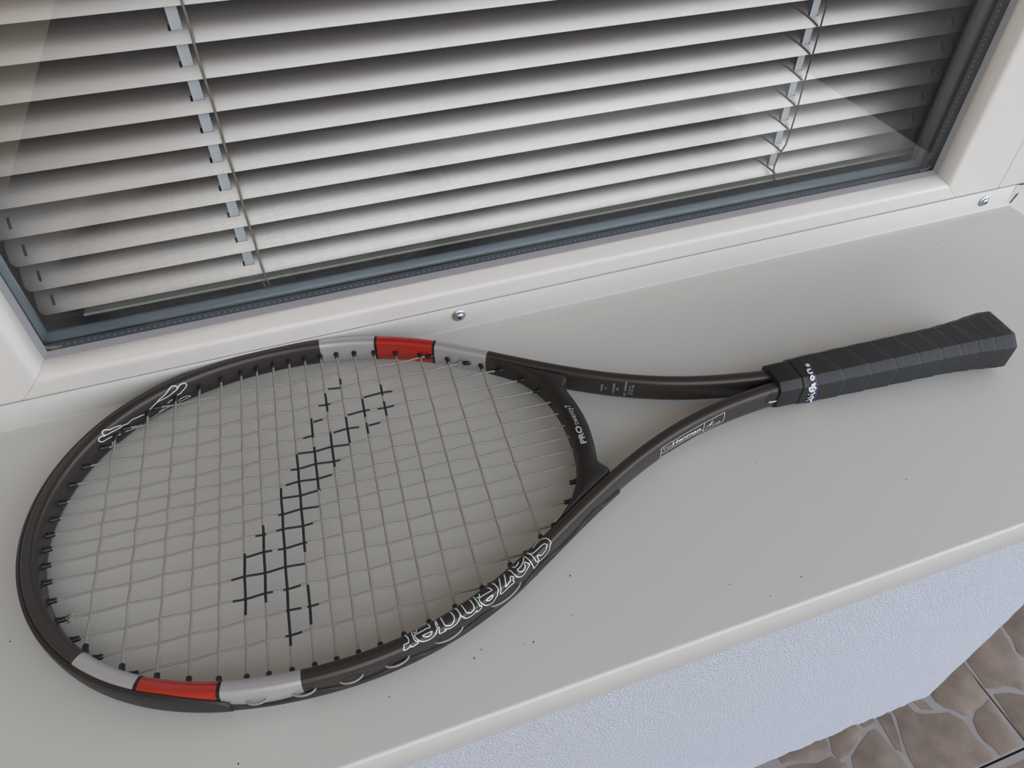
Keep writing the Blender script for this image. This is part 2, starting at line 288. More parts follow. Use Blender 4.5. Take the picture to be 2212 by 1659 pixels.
# rough plastered wall under the sill, ending in a corner at the right
def wall_front():
    nx, nz = 150, 40
    m = MB(); rows = []
    for k in range(nz + 1):
        z = ZF - 0.004 + (0.5475 + 0.0) * k / nz
        row = []
        for i in range(nx + 1):
            x = -1.6 + (WALL_X + 1.6) * (i / nx) ** 0.6
            low = max(0, 1 - (z - ZF) / 0.03)
            y = WALL_Y + random.uniform(-.0003, .0003) * (1 + 2.5 * low) - 0.0012 * low * (0.5 + 0.5 * math.sin(x * 37) * math.sin(x * 91 + 1))
            xx = x + (random.uniform(-.0007, .0007) if i == nx else 0)
            row.append((xx, y, z))
        row += [(WALL_X - 0.001 + random.uniform(-.001, .001), y_, z) for y_ in (-0.2, -0.1, 0.0)]
        rows.append(row)
    m.rings(rows, closed=False)
    return tag(m.build('wall_front', 'plaster', smooth=60), kind='structure')
wall_front()
tag(MB().box(-1.6, WALL_X - 0.004, -0.255, 0.25, ZF - 0.004, -0.0125).build('wall_core', 'plaster'), kind='structure')
tag(MB().box(-2.6, -0.3685, 0.0, 0.25, -0.0125, 2.1).build('wall_left', 'plaster'), kind='structure')
tag(MB().box(-0.3685, 0.523, 0.0, 0.25, 0.853, 2.1).build('wall_top', 'plaster'), kind='structure')
tag(MB().box(-2.6, 3.0, -1.7, 0.25, 2.1, 2.28).build('ceiling', 'roof'), kind='structure')  # unseen overhang, reach and warm tone shaped to dim and warm sill light
tag(MB().box(0.919, 3.0, 0.0, 0.25, ZF - 0.004, 2.1).build('wall_right', 'plaster'), kind='structure')
tag(MB().box(-0.95, -0.75, -3.2, 0.0, ZF - 0.004, 2.1).build('wall_light_blocker', 'side'), kind='structure')  # unseen wall added to block skylight from the left
# the room behind the blind: back wall, ceiling, floor and window board
tag(MB().box(-2.6, 3.0, 2.6, 2.7, ZF, 2.1).build('wall_back', 'interior'), kind='structure')
tag(MB().box(-2.6, 3.0, 0.25, 2.6, 2.1, 2.2).build('trim_3', 'interior'), kind='structure')
tag(MB().box(-2.6, -2.5, 0.25, 2.6, ZF, 2.1).build('wall_inner_left', 'interior'), kind='structure')
tag(MB().box(2.9, 3.0, 0.25, 2.6, ZF, 2.1).build('wall_inner_right', 'interior'), kind='structure')
# white frame of the balcony door beside the window
door = tag(empty('door_1', (0.523, 0, ZF)), kind='structure')
MB().box(0.0006, 0.075, 0.0, 0.07, 0.004, 2.64).build('door_jamb', 'pvc', door, bevel=0.0015)
MB().box(0.076, 0.395, 0.004, 0.06, 0.004, 2.64).build('door_panel', 'pvc', door, bevel=0.0015)

# ------------------------------------------------------------------ metal window sill
SILL_D = 0.2946; SILL_X0, SILL_X1 = -0.7495, 0.5474
sill = tag(empty('trim_1', (0, 0, 0)), 'beige grey metal window sill that carries the racket', kind='structure')
def sill_profile():
    P = []                                    # (y, z) outer skin from the upstand's top to the drip edge
    P += [(-0.0009, 0.0220), (-0.0016, 0.0220), (-0.0020, 0.0216), (-0.0023, 0.0014)]
    P += [(-0.0026, 0.0004), (-0.0034, 0.0), (-0.010, 0.0)]
    n = 6
    for k in range(n + 1):
        a = math.pi / 2 * k / n
        P.append((-SILL_D + 0.0022 - 0.0022 * math.sin(a), -0.0022 + 0.0022 * math.cos(a)))
    P += [(-SILL_D, -0.0280), (-SILL_D + 0.0006, -0.0291), (-SILL_D + 0.010, -0.0291), (-SILL_D + 0.010, -0.0279), (-SILL_D + 0.0014, -0.0277), (-SILL_D + 0.0014, -0.0032), (-SILL_D + 0.003, -0.0014), (-0.0009, -0.0014)]
    return P
pr = sill_profile()
MB().rings([[(x, y, z) for y, z in pr] for x in (SILL_X0, -0.5, -0.2, 0.2, SILL_X1)]).build('sill_sheet', 'sill', sill, smooth=50)
MB().box(SILL_X1 + 0.0002, SILL_X1 + 0.0018, -SILL_D + 0.001, -0.003, -0.0285, -0.0006).build('end_cap', 'pvc', sill, bevel=0.0004)
def plate(P, y0, y1): return MB().rings([[(x, y0, z) for x, z in P], [(x, y1, z) for x, z in P]])
plate([(0.5440, 0.0030), (0.5492, 0.0030), (0.5560, 0.0208), (0.5440, 0.0218)], -0.0024, -0.0017).build('upstand_flap', 'sill', sill)
plate([(0.5450, 0.0018), (0.5504, 0.0020), (0.5570, 0.0214), (0.5450, 0.0222)], -0.0016, -0.0010).build('flap_shadow', 'sealant', sill)  # dark plate standing for the shadow line at the flap's end
plate([(0.5476, 0.0030), (0.5490, 0.0030), (0.5524, 0.0120), (0.5516, 0.0130)], -0.0036, -0.0025).build('folded_tongue', 'pvc', sill)
plate([(0.5471, 0.0026), (0.5477, 0.0030), (0.5504, 0.0120), (0.5500, 0.0122)], -0.0029, -0.0025).build('tongue_slit', 'sealant', sill)
MB().box(SILL_X0, 0.5225, -0.0007, 0.0004, 0.002, 0.0214).build('joint_seal', 'sealant', sill)
def screw(x, z, spin):
    o = MB().lathe([(0.0052, 0.0), (0.0054, 0.0004), (0.0050, 0.0009), (0.0036, 0.0012), (0.0034, 0.0016), (0.0030, 0.0024), (0.0020, 0.0030), (0.0009, 0.0033), (0, 0.0033)], (x, -0.00235, z), (0, -1, 0), 28).build('screw', 'steel', sill, smooth=40)
    n = 8; P = []
    for k in range(n):
        a = spin + 2 * math.pi * k / n; r = 0.0022 if k % 2 == 0 else 0.0008
        P.append((x + r * math.cos(a), z + r * math.sin(a)))
    m = MB().rings([[(px, -0.0045, pz) for px, pz in P], [(px, -0.0058, pz) for px, pz in P]])
    m.build('cross_recess_shade', 'recess', o)  # raised dark star painted in for the shade inside the recess
    return o
screw(-0.01075, 0.0138, 0.35)
screw(0.5098, 0.0120, 0.9)

# ------------------------------------------------------------------ window
X0, X1, Z0, Z1 = -0.2975, 0.4525, 0.0422, 0.782
win = tag(empty('window_1', (0, 0, 0)), kind='structure')
def member(side, prof, name, m, parent, closed=False, smooth=30, gap=0.0, ext=0.0):
    def P(o, y, e):
        if side == 'b': return ((X0 - o + gap) if e == 0 else (X1 + o - gap), y, Z0 - o)
        if side == 't': return ((X0 - o + gap) if e == 0 else (X1 + o - gap), y, Z1 + o)
        if side == 'l': return (X0 - o, y, (Z0 - o + gap) if e == 0 else (Z1 + o - gap))
        return (X1 + o, y, (Z0 - o + gap) if e == 0 else (Z1 + o - gap))
    r0 = [P(o, y, 0) for o, y in prof]; r1 = [P(o, y, 1) for o, y in prof]
    mid = [[tuple(a[k] + (b[k] - a[k]) * f for k in range(3)) for a, b in zip(r0, r1)] for f in (0.25, 0.5, 0.75)]
    return MB().rings([r0] + mid + [r1], closed=closed).build(name, m, parent, smooth=smooth)
PROF = [(0.0704, 0.056), (0.0704, 0.0), (0.0100, 0.0), (0.0080, 0.0002), (0.0062, 0.0010), (0.0048, 0.0026), (0.0006, 0.0108), (0.0, 0.0122), (0.0004, 0.0168), (0.012, 0.0168), (0.012, 0.056)]
for sd, nm in (('b', 'frame_rail'), ('t', 'frame_rail'), ('l', 'frame_jamb'), ('r', 'frame_jamb')):
    member(sd, PROF, nm, 'pvc', win, True, gap=0.00012, smooth=50)
for sd in 'btlr':
    member(sd, [(0.0002, 0.0122), (-0.0012, 0.0138), (-0.0030, 0.0168), (0.004, 0.0168)], 'gasket', 'gasket', win, True)
MB().box(X0 - 0.010, X1 + 0.010, 0.0170, 0.0210, Z0 - 0.010, Z1 + 0.010).build('glass_pane', 'glass', win)
MB().box(X0 - 0.010, X1 + 0.010, 0.0335, 0.0375, Z0 - 0.010, Z1 + 0.010).build('glass_pane', 'glass', win)
for sd in 'btlr':
    sp = member(sd, [(0.0090, 0.0212), (0.0022, 0.0212), (0.0022, 0.0312), (0.0090, 0.0312)], 'spacer_bar', 'spacer', win, True)
    member(sd, [(0.0090, 0.0314), (0.0026, 0.0314), (0.0026, 0.0334), (0.0090, 0.0334)], 'sealant', 'sealant', win, True)
    d = MB(); n = int(((X1 - X0) if sd in 'bt' else (Z1 - Z0)) / 0.0044)
    for k in range(2, n - 1):
        for yy in (0.0272,):
            a = k * 0.0044; w = 0.00045
            if sd in 'bt':
                z = Z0 - 0.00215 if sd == 'b' else Z1 + 0.00215
                d.add([(X0 + a - w, yy - w, z), (X0 + a + w, yy - w, z), (X0 + a + w, yy + w, z), (X0 + a - w, yy + w, z)], [(0, 1, 2, 3)])
            else:
                x = X0 - 0.00215 if sd == 'l' else X1 + 0.00215
                d.add([(x, yy - w, Z0 + a - w), (x, yy + w, Z0 + a - w), (x, yy + w, Z0 + a + w), (x, yy - w, Z0 + a + w)], [(0, 1, 2, 3)])
    tag(d.build('perforation', 'dot', sp), kind='stuff')
    member(sd, [(0.0120, 0.0377), (0.0054, 0.0377), (0.0034, 0.0392), (0.0014, 0.0412), (0.0009, 0.0425), (0.0012, 0.0446), (0.0030, 0.0466), (0.0120, 0.0470)], 'glazing_bead', 'bead', win, True, smooth=60)
    member(sd, [(0.0704, 0.0565), (0.0122, 0.0565), (0.0122, 0.0475), (0.0165, 0.0475), (0.0172, 0.0630), (0.0704, 0.0630)], 'inner_frame', 'inner', win, True)
def putty(x, sx):
    m = MB()
    m.tube([(x, 0.0225, Z0 + 0.004), (x + sx * 0.003, 0.0240, Z0 - 0.0003), (x + sx * 0.006, 0.0245, Z0 - 0.0012), (x + sx * 0.011, 0.0240, Z0 - 0.001)], [0.0008, 0.0016, 0.0018, 0.0008], 7)
    m.build('corner_putty', 'putty', win, smooth=60)
putty(X0 - 0.001, 1); putty(X1 + 0.001, -1)

# ------------------------------------------------------------------ venetian blind behind the glass
BY = 0.065; PITCH = 0.02155; SX0, SX1 = -0.3048, 0.4714
TILT = math.radians(43); SW = 0.0262; BOW = 0.0031; ZS = 0.0405
blind = tag(empty('window_blind', (0, BY, ZS)), 'aluminium venetian blind with tilted slats hanging behind the glass', 'blind')
TAPES = (-0.1552, 0.3112)
def slat_pt(x, t):
    f = t / SW
    b = BOW * 4 * f * (1 - f)
    return (x, t * math.cos(TILT) - b * math.sin(TILT), t * math.sin(TILT) + b * math.cos(TILT))
def make_slat():
    holes = []
    for tx in TAPES:
        holes.append((tx - 0.0050, tx + 0.0036, 0.0076, 0.0114))
    holes += [(SX0 + 0.0100, SX0 + 0.0120, 0.0055, 0.0135), (SX1 - 0.0120, SX1 - 0.0100, 0.0055, 0.0135)]
    xs = sorted({SX0, SX0 + 0.003, SX1 - 0.003, SX1} | {h[0] for h in holes} | {h[1] for h in holes} | {SX0 + (SX1 - SX0) * k / 12 for k in range(1, 12)})
    ts = sorted({0.0, 0.0008, 0.0025, 0.0055, 0.0076, 0.0095, 0.0114, 0.0135, 0.016, 0.019, 0.022, 0.0254, SW})
    V = []; idx = {}
    for i, x in enumerate(xs):
        for j, t in enumerate(ts):
            xx = x
            if i == 0: xx += 0.0030 * max(0, 1 - t / 0.004) ** 2 + 0.003 * max(0, 1 - (SW - t) / 0.004) ** 2
            if i == len(xs) - 1: xx -= 0.0030 * max(0, 1 - t / 0.004) ** 2 + 0.003 * max(0, 1 - (SW - t) / 0.004) ** 2
            idx[i, j] = len(V); V.append(slat_pt(xx, t))
    F = []
    for i in range(len(xs) - 1):
        for j in range(len(ts) - 1):
            xm, tm = (xs[i] + xs[i + 1]) / 2, (ts[j] + ts[j + 1]) / 2
            if any(h[0] < xm < h[1] and h[2] < tm < h[3] for h in holes): continue
            F.append((idx[i, j], idx[i + 1, j], idx[i + 1, j + 1], idx[i, j + 1]))
    n = len(V); th = 0.0003
    off = (0.0, math.sin(TILT) * th, -math.cos(TILT) * th)
    V2 = [(p[0], p[1] + off[1], p[2] + off[2]) for p in V]
    m = MB().add(V, F); m.add(V2, [f[::-1] for f in F])
    for j in (0, len(ts) - 1):
        for i in range(len(xs) - 1):
            a, b = idx[i, j], idx[i + 1, j]
            m.add([V[a], V[b], V2[b], V2[a]], [(0, 1, 2, 3)])
    return m.build('slat', 'slat', blind, smooth=60)
NS = 33
slat0 = make_slat()
for k in range(1, NS):
    s = dup(slat0, blind); s.location = (0, 0, PITCH * k)
rail = MB().rings([[(x, y, z) for y, z in ((-0.0052, -0.0026), (-0.0046, -0.0018), (-0.0040, -0.0026), (0.0010, -0.0034), (0.012, -0.0034), (0.012, -0.0046), (0.0, -0.0046), (-0.0052, -0.0036))] for x in (SX0 + 0.028, 0.1, SX1 - 0.004)]).build('bottom_rail', 'rail', blind, smooth=40)
MB().box(SX0 - 0.003, SX1 + 0.003, -0.008, 0.020, PITCH * NS + 0.012, PITCH * NS + 0.045).build('head_rail', 'rail', blind, bevel=0.002)
ht = 0.0095
ty = slat_pt(0, ht)[1]
for tx in TAPES:
    MB().box(tx - 0.0034, tx + 0.0034, ty - 0.0002, ty + 0.0002, -0.004, PITCH * NS + 0.012).build('lift_tape', 'tape', blind)
# ladder cords in front of the slat edges
def cord(pts, m, r=0.0009):
    P = []
    for i in range(len(pts) - 1):
        a, b = Vector(pts[i]), Vector(pts[i + 1]); n = max(2, int((b - a).length / 0.006))
        for k in range(n):
            q = a.lerp(b, k / n); P.append(q + Vector((0.00025 * math.sin(q.z * 900), 0, 0)))
    P.append(Vector(pts[-1]))
    return MB().tube(P, r, 6).build('ladder_cord', m, blind, smooth=80)
ZT = PITCH * NS + 0.012
lx = -0.1472
cord([(lx - 0.0030, -0.0022, ZT), (lx - 0.0005, -0.0022, 0.19), (lx, -0.0022, 0.06), (lx + 0.0004, -0.0022, 0.012), (lx + 0.001, -0.0050, -0.002), (lx + 0.0026, -0.0078, -0.009), (lx - 0.0012, -0.0078, -0.0072), (lx - 0.0022, -0.0074, -0.003)], 'cord')
rx = 0.3165
cord([(rx - 0.0016, -0.0020, ZT), (rx - 0.0010, -0.0020, 0.12), (rx - 0.0005, -0.0020, 0.045), (rx - 0.0016, -0.0020, 0.030), (rx - 0.0062, -0.0022, 0.0185), (rx - 0.0078, -0.0024, 0.010), (rx - 0.0070, -0.0040, 0.002), (rx - 0.0048, -0.0070, -0.0050), (rx - 0.0040, -0.0074, -0.0085)], 'cord_and_shadow', 0.0007)
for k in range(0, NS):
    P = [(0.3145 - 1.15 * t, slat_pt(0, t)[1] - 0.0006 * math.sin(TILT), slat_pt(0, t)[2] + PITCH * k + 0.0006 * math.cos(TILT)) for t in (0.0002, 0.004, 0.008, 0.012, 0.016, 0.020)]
    MB().tube(P, 0.0006, 5).build('cord_shadow', 'cord_and_shadow', blind, smooth=80)  # dark tube laid on each slat as the cord's shadow

# ------------------------------------------------------------------ tennis racket lying on the sill
rk = tag(empty('tennis_racket', (-0.1422, -0.1288, 0.0), -0.0708), 'black and graphite tennis racket with silver and red bands lying on the window sill', 'tennis racket')
PHN = 40
def frame_seg(name, s0, s1, m, off=0.0, label=None, step=0.003):
    n = max(2, int(abs(s1 - s0) / step)); R = []
    for i in range(n + 1):
        s = s0 + (s1 - s0) * i / n
        R.append([frame_pt(s, 2 * math.pi * k / PHN, off)[0] for k in range(PHN)])
    o = MB().rings(R).build(name, m, rk, smooth=40)
    if label: o['label'] = label
    return o
NB = (-0.2143, -0.1743, -0.1328, -0.0950); FB = (0.2442, 0.2857, 0.3301, 0.3708)
frame_seg('frame_tube', -SMAX, NB[0], 'frame', label='graphite shaft and rim on the side nearest the sill edge')
frame_seg('frame_tube', NB[3], FB[0], 'frame', label='graphite rim around the tip')
frame_seg('frame_tube', FB[3], SMAX, 'frame', label='graphite shaft on the window side')
for a, b in ((NB[0], NB[1]), (NB[2], NB[3]), (FB[0], FB[1]), (FB[2], FB[3])):
    frame_seg('silver_band', a, b, 'silver', label='silver lacquer band')
for a, b in ((NB[1], NB[2]), (FB[1], FB[2])):
    frame_seg('red_band', a, b, 'red', label='red lacquer band')
for s in (NB[1], NB[2], FB[1], FB[2]):
    frame_seg('band_line', s - 0.0009, s + 0.0009, 'black', 0.00012)
# bumper guard round the tip and the grommet strips along both sides
def strip(name, s0, s1, lo, hi, off, m, n=90):
    R = []
    for i in range(n + 1):
        s = s0 + (s1 - s0) * i / n
        a, b = math.radians(lo(s)), math.radians(hi(s))
        top = [frame_pt(s, a + (b - a) * k / 9, off * (0.35 if k in (0, 9) else 1.0))[0] for k in range(10)]
        bot = [frame_pt(s, a + (b - a) * k / 9, -0.0006)[0] for k in range(9, -1, -1)]
        R.append(top + bot)
    return MB().rings(R).build(name, m, rk, smooth=45)
BE = 0.1787
def bhi(s):
    d = (BE - abs(s)) / 0.03
    return 4 + 48 * max(0, min(1, d)) ** 0.7
strip('bumper_guard', -BE, BE, lambda s: -62 + 30 * max(0, 1 - (BE - abs(s)) / 0.02), bhi, 0.0017, 'rubber', 140)
def wavy(s): return -5 + 6 * math.sin(s * 2 * math.pi / 0.046)
strip('grommet_strip', -0.430, -0.176, lambda s: -34, wavy, 0.0013, 'rubber')
strip('grommet_strip', 0.176, 0.430, lambda s: -34, wavy, 0.0013, 'rubber')

# throat bridge
IN_V = [0, 0.012, 0.0255, 0.0365, 0.0442, 0.0558, 0.0666, 0.0760]; IN_U = [0.1668, 0.1664, 0.1645, 0.1612, 0.1580, 0.1505, 0.1405, 0.1300]
OUT_V = [0, 0.0075, 0.0196, 0.029, 0.0351, 0.0385, 0.0402]; OUT_U = [0.1805, 0.1802, 0.1786, 0.1766, 0.1756, 0.1775, 0.1815]
def hub_edges(k):
    a = abs(k); sg = 1 if k >= 0 else -1
    iv = 0.0760 * a; iu = float(np.interp(iv, IN_V, IN_U))
    if a <= 0.5:
        ov = 0.0402 * a / 0.5; ou = float(np.interp(ov, OUT_V, OUT_U))
    else:
        ou = 0.1860 + (0.1275 - 0.1860) * (a - 0.5) / 0.5; ov = arm_v(ou) - 0.0036
    return (iu, sg * iv), (ou, sg * ov)
HE = [hub_edges(-1 + 2 * i / 160) for i in range(161)]
HO = np.array([h[1] for h in HE])
for _ in range(14):
    HO[1:-1] = 0.25 * HO[:-2] + 0.5 * HO[1:-1] + 0.25 * HO[2:]
R = []
for i in range(161):
    (iu, iv), (ou, ov) = HE[i][0], (float(HO[i][0]), float(HO[i][1]))
    w = math.hypot(ou - iu, ov - iv); r = min(0.0032, w * 0.4); dx, dy = (ou - iu) / w, (ov - iv) / w
    ring = []
    for d, z in ((0, -0.0050), (0, 0.0045), (r * 0.3, 0.0070), (r, 0.0084), (w - r, 0.0084), (w - r * 0.3, 0.0070), (w, 0.0045), (w, -0.0050), (w - r, -0.0080), (r, -0.0080)):
        u, v = iu + dx * d, iv + dy * d
        ring.append((u, v, zax(u) + z))
    R.append(ring)
MB().rings(R).build('throat_bridge', 'hub', rk, smooth=60)

# ---- strings
VM = [0.09633, 0.08213, 0.06823, 0.05444, 0.04112, 0.02813, 0.01643, 0.00512, -0.00512, -0.01643, -0.02813, -0.04112, -0.05444, -0.06823, -0.08213, -0.09633]
UC = [-0.12575, -0.10608, -0.08829, -0.07238, -0.05757, -0.04369, -0.03263, -0.02098, -0.00952, 0.00188, 0.0133, 0.0249, 0.0378, 0.0521, 0.06742, 0.08458, 0.10349, 0.12575]
IU = U_ - NU_ * W_ / 2; IV = V_ - NV_ * W_ / 2; INS = S_
def crossings(A, B, val, lim):
    R = []
    for i in range(len(A) - 1):
        if abs(S_[i]) > lim: continue
        if (A[i] - val) * (A[i + 1] - val) <= 0 and A[i] != A[i + 1]:
            f = (val - A[i]) / (A[i + 1] - A[i]); R.append(B[i] + f * (B[i + 1] - B[i]))
    return R
def hub_in(v): return float(np.interp(abs(v), IN_V, IN_U))
HB_LIM = 0.385
def wave(x, knots, sign, amp):
    # weave: +amp / -amp alternately at the knots
    d = [abs(x - k) for k in knots]; i = min(range(len(knots)), key=lambda q: d[q])
    w = 0.5 * min([abs(knots[i] - knots[j]) for j in (i - 1, i + 1) if 0 <= j < len(knots)])
    return sign * (1 if i % 2 == 0 else -1) * amp * math.cos(min(1, d[i] / w) * math.pi / 2)
GRL = 0.0042
def grommet(u, v, du, dv, tilt_to=None):
    o = MB().lathe([(0.0014, -0.002), (0.0019, -0.0006), (0.0019, 0.0008), (0.0016, 0.0012), (0.0015, GRL), (0.0011, GRL + 0.0004)], (u, v, zax(u)), (du, dv, 0.0), 10).build('grommet', 'grommet', rk, smooth=50)
    return o
def string(name, P, ink, horizontal, r):
    ax = 0 if horizontal else 1
    m = MB(); mi = []
    for i in range(len(P) - 1):
        c = (P[i][ax] + P[i + 1][ax]) / 2
        mi.append(1 if any(a <= c <= b for a, b in ink) else 0)
    return m.tube(P, r, 8, True, mi).build(name, ['string', 'ink'], rk, smooth=80)
def stops(a, b, ink, step=0.0028):
    n = int((b - a) / step); L = [a + (b - a) * k / n for k in range(n + 1)] + [x for ab in ink for x in ab if a < x < b]
    return sorted(set(L))
left_end = {}
for i, v in enumerate(VM):
    xs = crossings(IV, IU, v, HB_LIM)
    ul = min(xs)
    hubend = abs(v) < 0.0745
    ur = hub_in(v) if hubend else max(xs)
    left_end[i] = (ul, v)
    ink = sorted((min(a, b), max(a, b)) for k, a, b in D['MBLACK'] if k == i)
    P = [(u, v, zax(u) + wave(u, UC, 1 if i % 2 else -1, 0.0006)) for u in stops(ul - 0.003, ur + 0.004, ink)]
    string('main_string', P, ink, True, 0.00066)
    grommet(ul, v, 1, 0)
    if not (5 <= i <= 10):
        grommet(ur, v, -1, 0)
for j, u in enumerate(UC):
    xs = crossings(IU, IV, u, 0.40)
    vt, vb = max(xs), min(xs)
    ink = sorted((min(a, b), max(a, b)) for k, a, b in D['CBLACK'] if k == j)
    VS = VM[::-1]
    P = [(u, v, zax(u) + wave(v, VS, -1 if j % 2 else 1, 0.0006) * 1.0) for v in stops(vb - 0.003, vt + 0.003, ink)]
    string('cross_string', P, ink, False, 0.00078)
    grommet(u, vt, 0, -1); grommet(u, vb, 0, 1)
# string turns seen outside the rim between neighbouring grommet holes
OU_ = U_ + NU_ * W_ / 2
for sg in (-1, 1):
    idx = [k for k in range(len(S_)) if S_[k] * sg > 0.03 and abs(S_[k]) < 0.44]
    holes = [float(S_[min(idx, key=lambda k: abs(U_[k] - u))]) for u in UC]
    for a in range(5, 17, 2):
        s0, s1 = holes[a], holes[a + 1]
        P = []
        for k in range(13):
            f = k / 12; s = s0 + (s1 - s0) * f
            P.append(frame_pt(s, math.radians(2), -0.0006 + 0.0026 * math.sin(math.pi * f) ** 0.5)[0])
        MB().tube(P, 0.00065, 7).build('string_turn', 'string', rk, smooth=80)
# knots
def knot(u, v):
    P = [(u + 0.0016 * math.cos(3 * a) * (1 + 0.35 * math.sin(2 * a)), v + 0.0018 * math.sin(2 * a), zax(u) + 0.0012 * math.sin(3 * a + 1)) for a in [2 * math.pi * k / 36 for k in range(37)]]
    MB().tube(P, 0.0007, 6).build('string_knot', 'string', rk, smooth=80)
knot(left_end[12][0] + 0.0066, left_end[12][1])
ku = max(crossings(IV, IU, VM[1], HB_LIM)) - 0.0066
knot(ku, VM[1])
MB().tube([(ku, VM[1], zax(ku)), (ku + 0.002, VM[1] - 0.003, zax(ku) + 0.002), (ku + 0.0035, VM[1] - 0.008, zax(ku) + 0.001)], 0.0006, 6).build('string_tail', 'string', rk, smooth=80)

# ---- grip
def oct_ring(u, off, ridge=None):
    r = grip_ring(u, 0.0); P = []
    cy = sum(p[1] for p in r) / 8; cz = sum(p[2] for p in r) / 8
    for i in range(8):
        A, B, C = Vector(r[i - 1]), Vector(r[i]), Vector(r[(i + 1) % 8])
        for f in (0.86, 1.0, 1.14):
            if f < 1: q = A.lerp(B, f)
            elif f > 1: q = B.lerp(C, f - 1)
            else: q = B * 0.88 + (A.lerp(B, 0.86) + B.lerp(C, 0.14)) * 0.06
            P.append(q)
        P.append(B.lerp(C, 0.5))
    out = []
    for q in P:
        dv = Vector((0, q.y - cy, q.z - cz)); l = dv.length
        o = off + (ridge(u, q.y, q.z) if ridge else 0)
        out.append(q + dv / l * o)
    return out
def wrap(u, y, z):
    pitch = np.interp(u, [0.34, 0.44, 0.50], [0.0225, 0.0205, 0.017])
    w = (u - 0.34 + 0.34 * (y + 0.0)) / pitch + 0.05 * math.sin(z * 300)
    f = w - math.floor(w)
    groove = math.exp(-((min(f, 1 - f)) / 0.045) ** 2)
    half = math.exp(-((f - 0.36) / 0.03) ** 2)
    return 0.0005 * f - 0.0004 * groove - 0.00015 * half
us = np.arange(0.3405, 0.4975, 0.0006)
MB().rings([oct_ring(float(u), 0.0003, wrap) for u in us]).build('grip_wrap', 'grip', rk, smooth=35)
MB().rings([oct_ring(u, o) for u, o in ((0.3165, -0.0016), (0.3170, -0.0003), (0.3180, 0.0001), (0.3335, 0.0001), (0.3340, -0.0006))]).build('grip_collar', 'rubber', rk, smooth=30)
MB().rings([oct_ring(u, o) for u, o in ((0.3338, 0.0001), (0.3342, 0.0005), (0.3408, 0.0005), (0.3412, 0.0))]).build('grip_band', 'rubber', rk, smooth=30)
MB().rings([oct_ring(u, o) for u, o in ((0.4965, 0.0004), (0.5005, 0.0006), (0.5030, 0.0002), (0.5045, -0.0012), (0.5050, -0.0040))]).build('butt_cap', 'grip', rk, smooth=35)

# ---- writing and marks on the racket
def ribbon(pts, fn, w, off, mb, mi=0, soft=True):
    """a flat printed line of width w that follows a surface: fn(param, off) -> (point, normal)"""
    Q_ = []
    closed = len(pts) > 3 and abs(pts[0][0] - pts[-1][0]) < 1e-6 and abs(pts[0][1] - pts[-1][1]) < 1e-6
    n = 5
    for i in range(len(pts) - 1):
        p1, p2 = pts[i], pts[i + 1]
        p0 = pts[i - 1] if i > 0 else (pts[-2] if closed else p1)
        p3 = pts[i + 2] if i + 2 < len(pts) else (pts[1] if closed else p2)
        for k in range(n):
            f = k / n
            if not soft:
                Q_.append(tuple(p1[c] + (p2[c] - p1[c]) * f for c in range(2))); continue
            Q_.append(tuple(0.5 * (2 * p1[c] + (p2[c] - p0[c]) * f + (2 * p0[c] - 5 * p1[c] + 4 * p2[c] - p3[c]) * f * f + (3 * p1[c] - p0[c] - 3 * p2[c] + p3[c]) * f ** 3) for c in range(2)))
    Q_.append(tuple(pts[-1]))
    PN = [fn(q, off) for q in Q_]
    A = []; B = []
    for i, (p, nrm) in enumerate(PN):
        a = Vector(PN[max(0, i - 1)][0]); b = Vector(PN[min(len(PN) - 1, i + 1)][0]); t = (b - a)
        t = t.normalized() if t.length > 1e-9 else Vector((1, 0, 0))
        s = Vector(nrm).cross(t).normalized() * w / 2
        A.append(Vector(p) + s); B.append(Vector(p) - s)
    n = len(A)
    mb.add([tuple(x) for x in A + B], [(i, i + 1, n + i + 1, n + i) for i in range(n - 1)], mi)
def frame_fn(q, off): return frame_pt(q[0], math.radians(q[1]), off)
def pairs(L, a, b): return [(L[i] * a, L[i + 1] * b) for i in range(0, len(L), 2)]
def printed(name, strokes, w, m, off=0.00018, soft=True):
    mb = MB()
    for st in strokes: ribbon(pairs(st, 1e-4, 1.0), frame_fn, w, off, mb, 0, soft)
    return mb.build(name, m, rk)
printed('brand_lettering', D['SCRIPT'], 0.00064, 'white')['label'] = 'white outlined brand lettering'
printed('panther_logo', D['PANTHER'], 0.0007, 'white')['label'] = 'white outlined leaping cat logo'
printed('name_box', D['BOX'], 0.00045, 'white', soft=False)
printed('signature', D['SIGN'], 0.00040, 'white')
def text_mesh(body, bold=0.0, shear=0.0):
    c = bpy.data.curves.new('t', 'FONT'); c.body = body; c.offset = bold; c.shear = shear; c.resolution_u = 3
    o = bpy.data.objects.new('t', c); COL.objects.link(o)
    bpy.context.view_layer.update()
    me = bpy.data.meshes.new_from_object(o.evaluated_get(bpy.context.evaluated_depsgraph_get()))
    V = [tuple(v.co) for v in me.vertices]; F = [tuple(p.vertices) for p in me.polygons]
    bpy.data.objects.remove(o); bpy.data.curves.remove(c); bpy.data.meshes.remove(me)
    xs = [v[0] for v in V]; ys = [v[1] for v in V]
    return V, F, min(xs), max(xs), min(ys), max(ys)
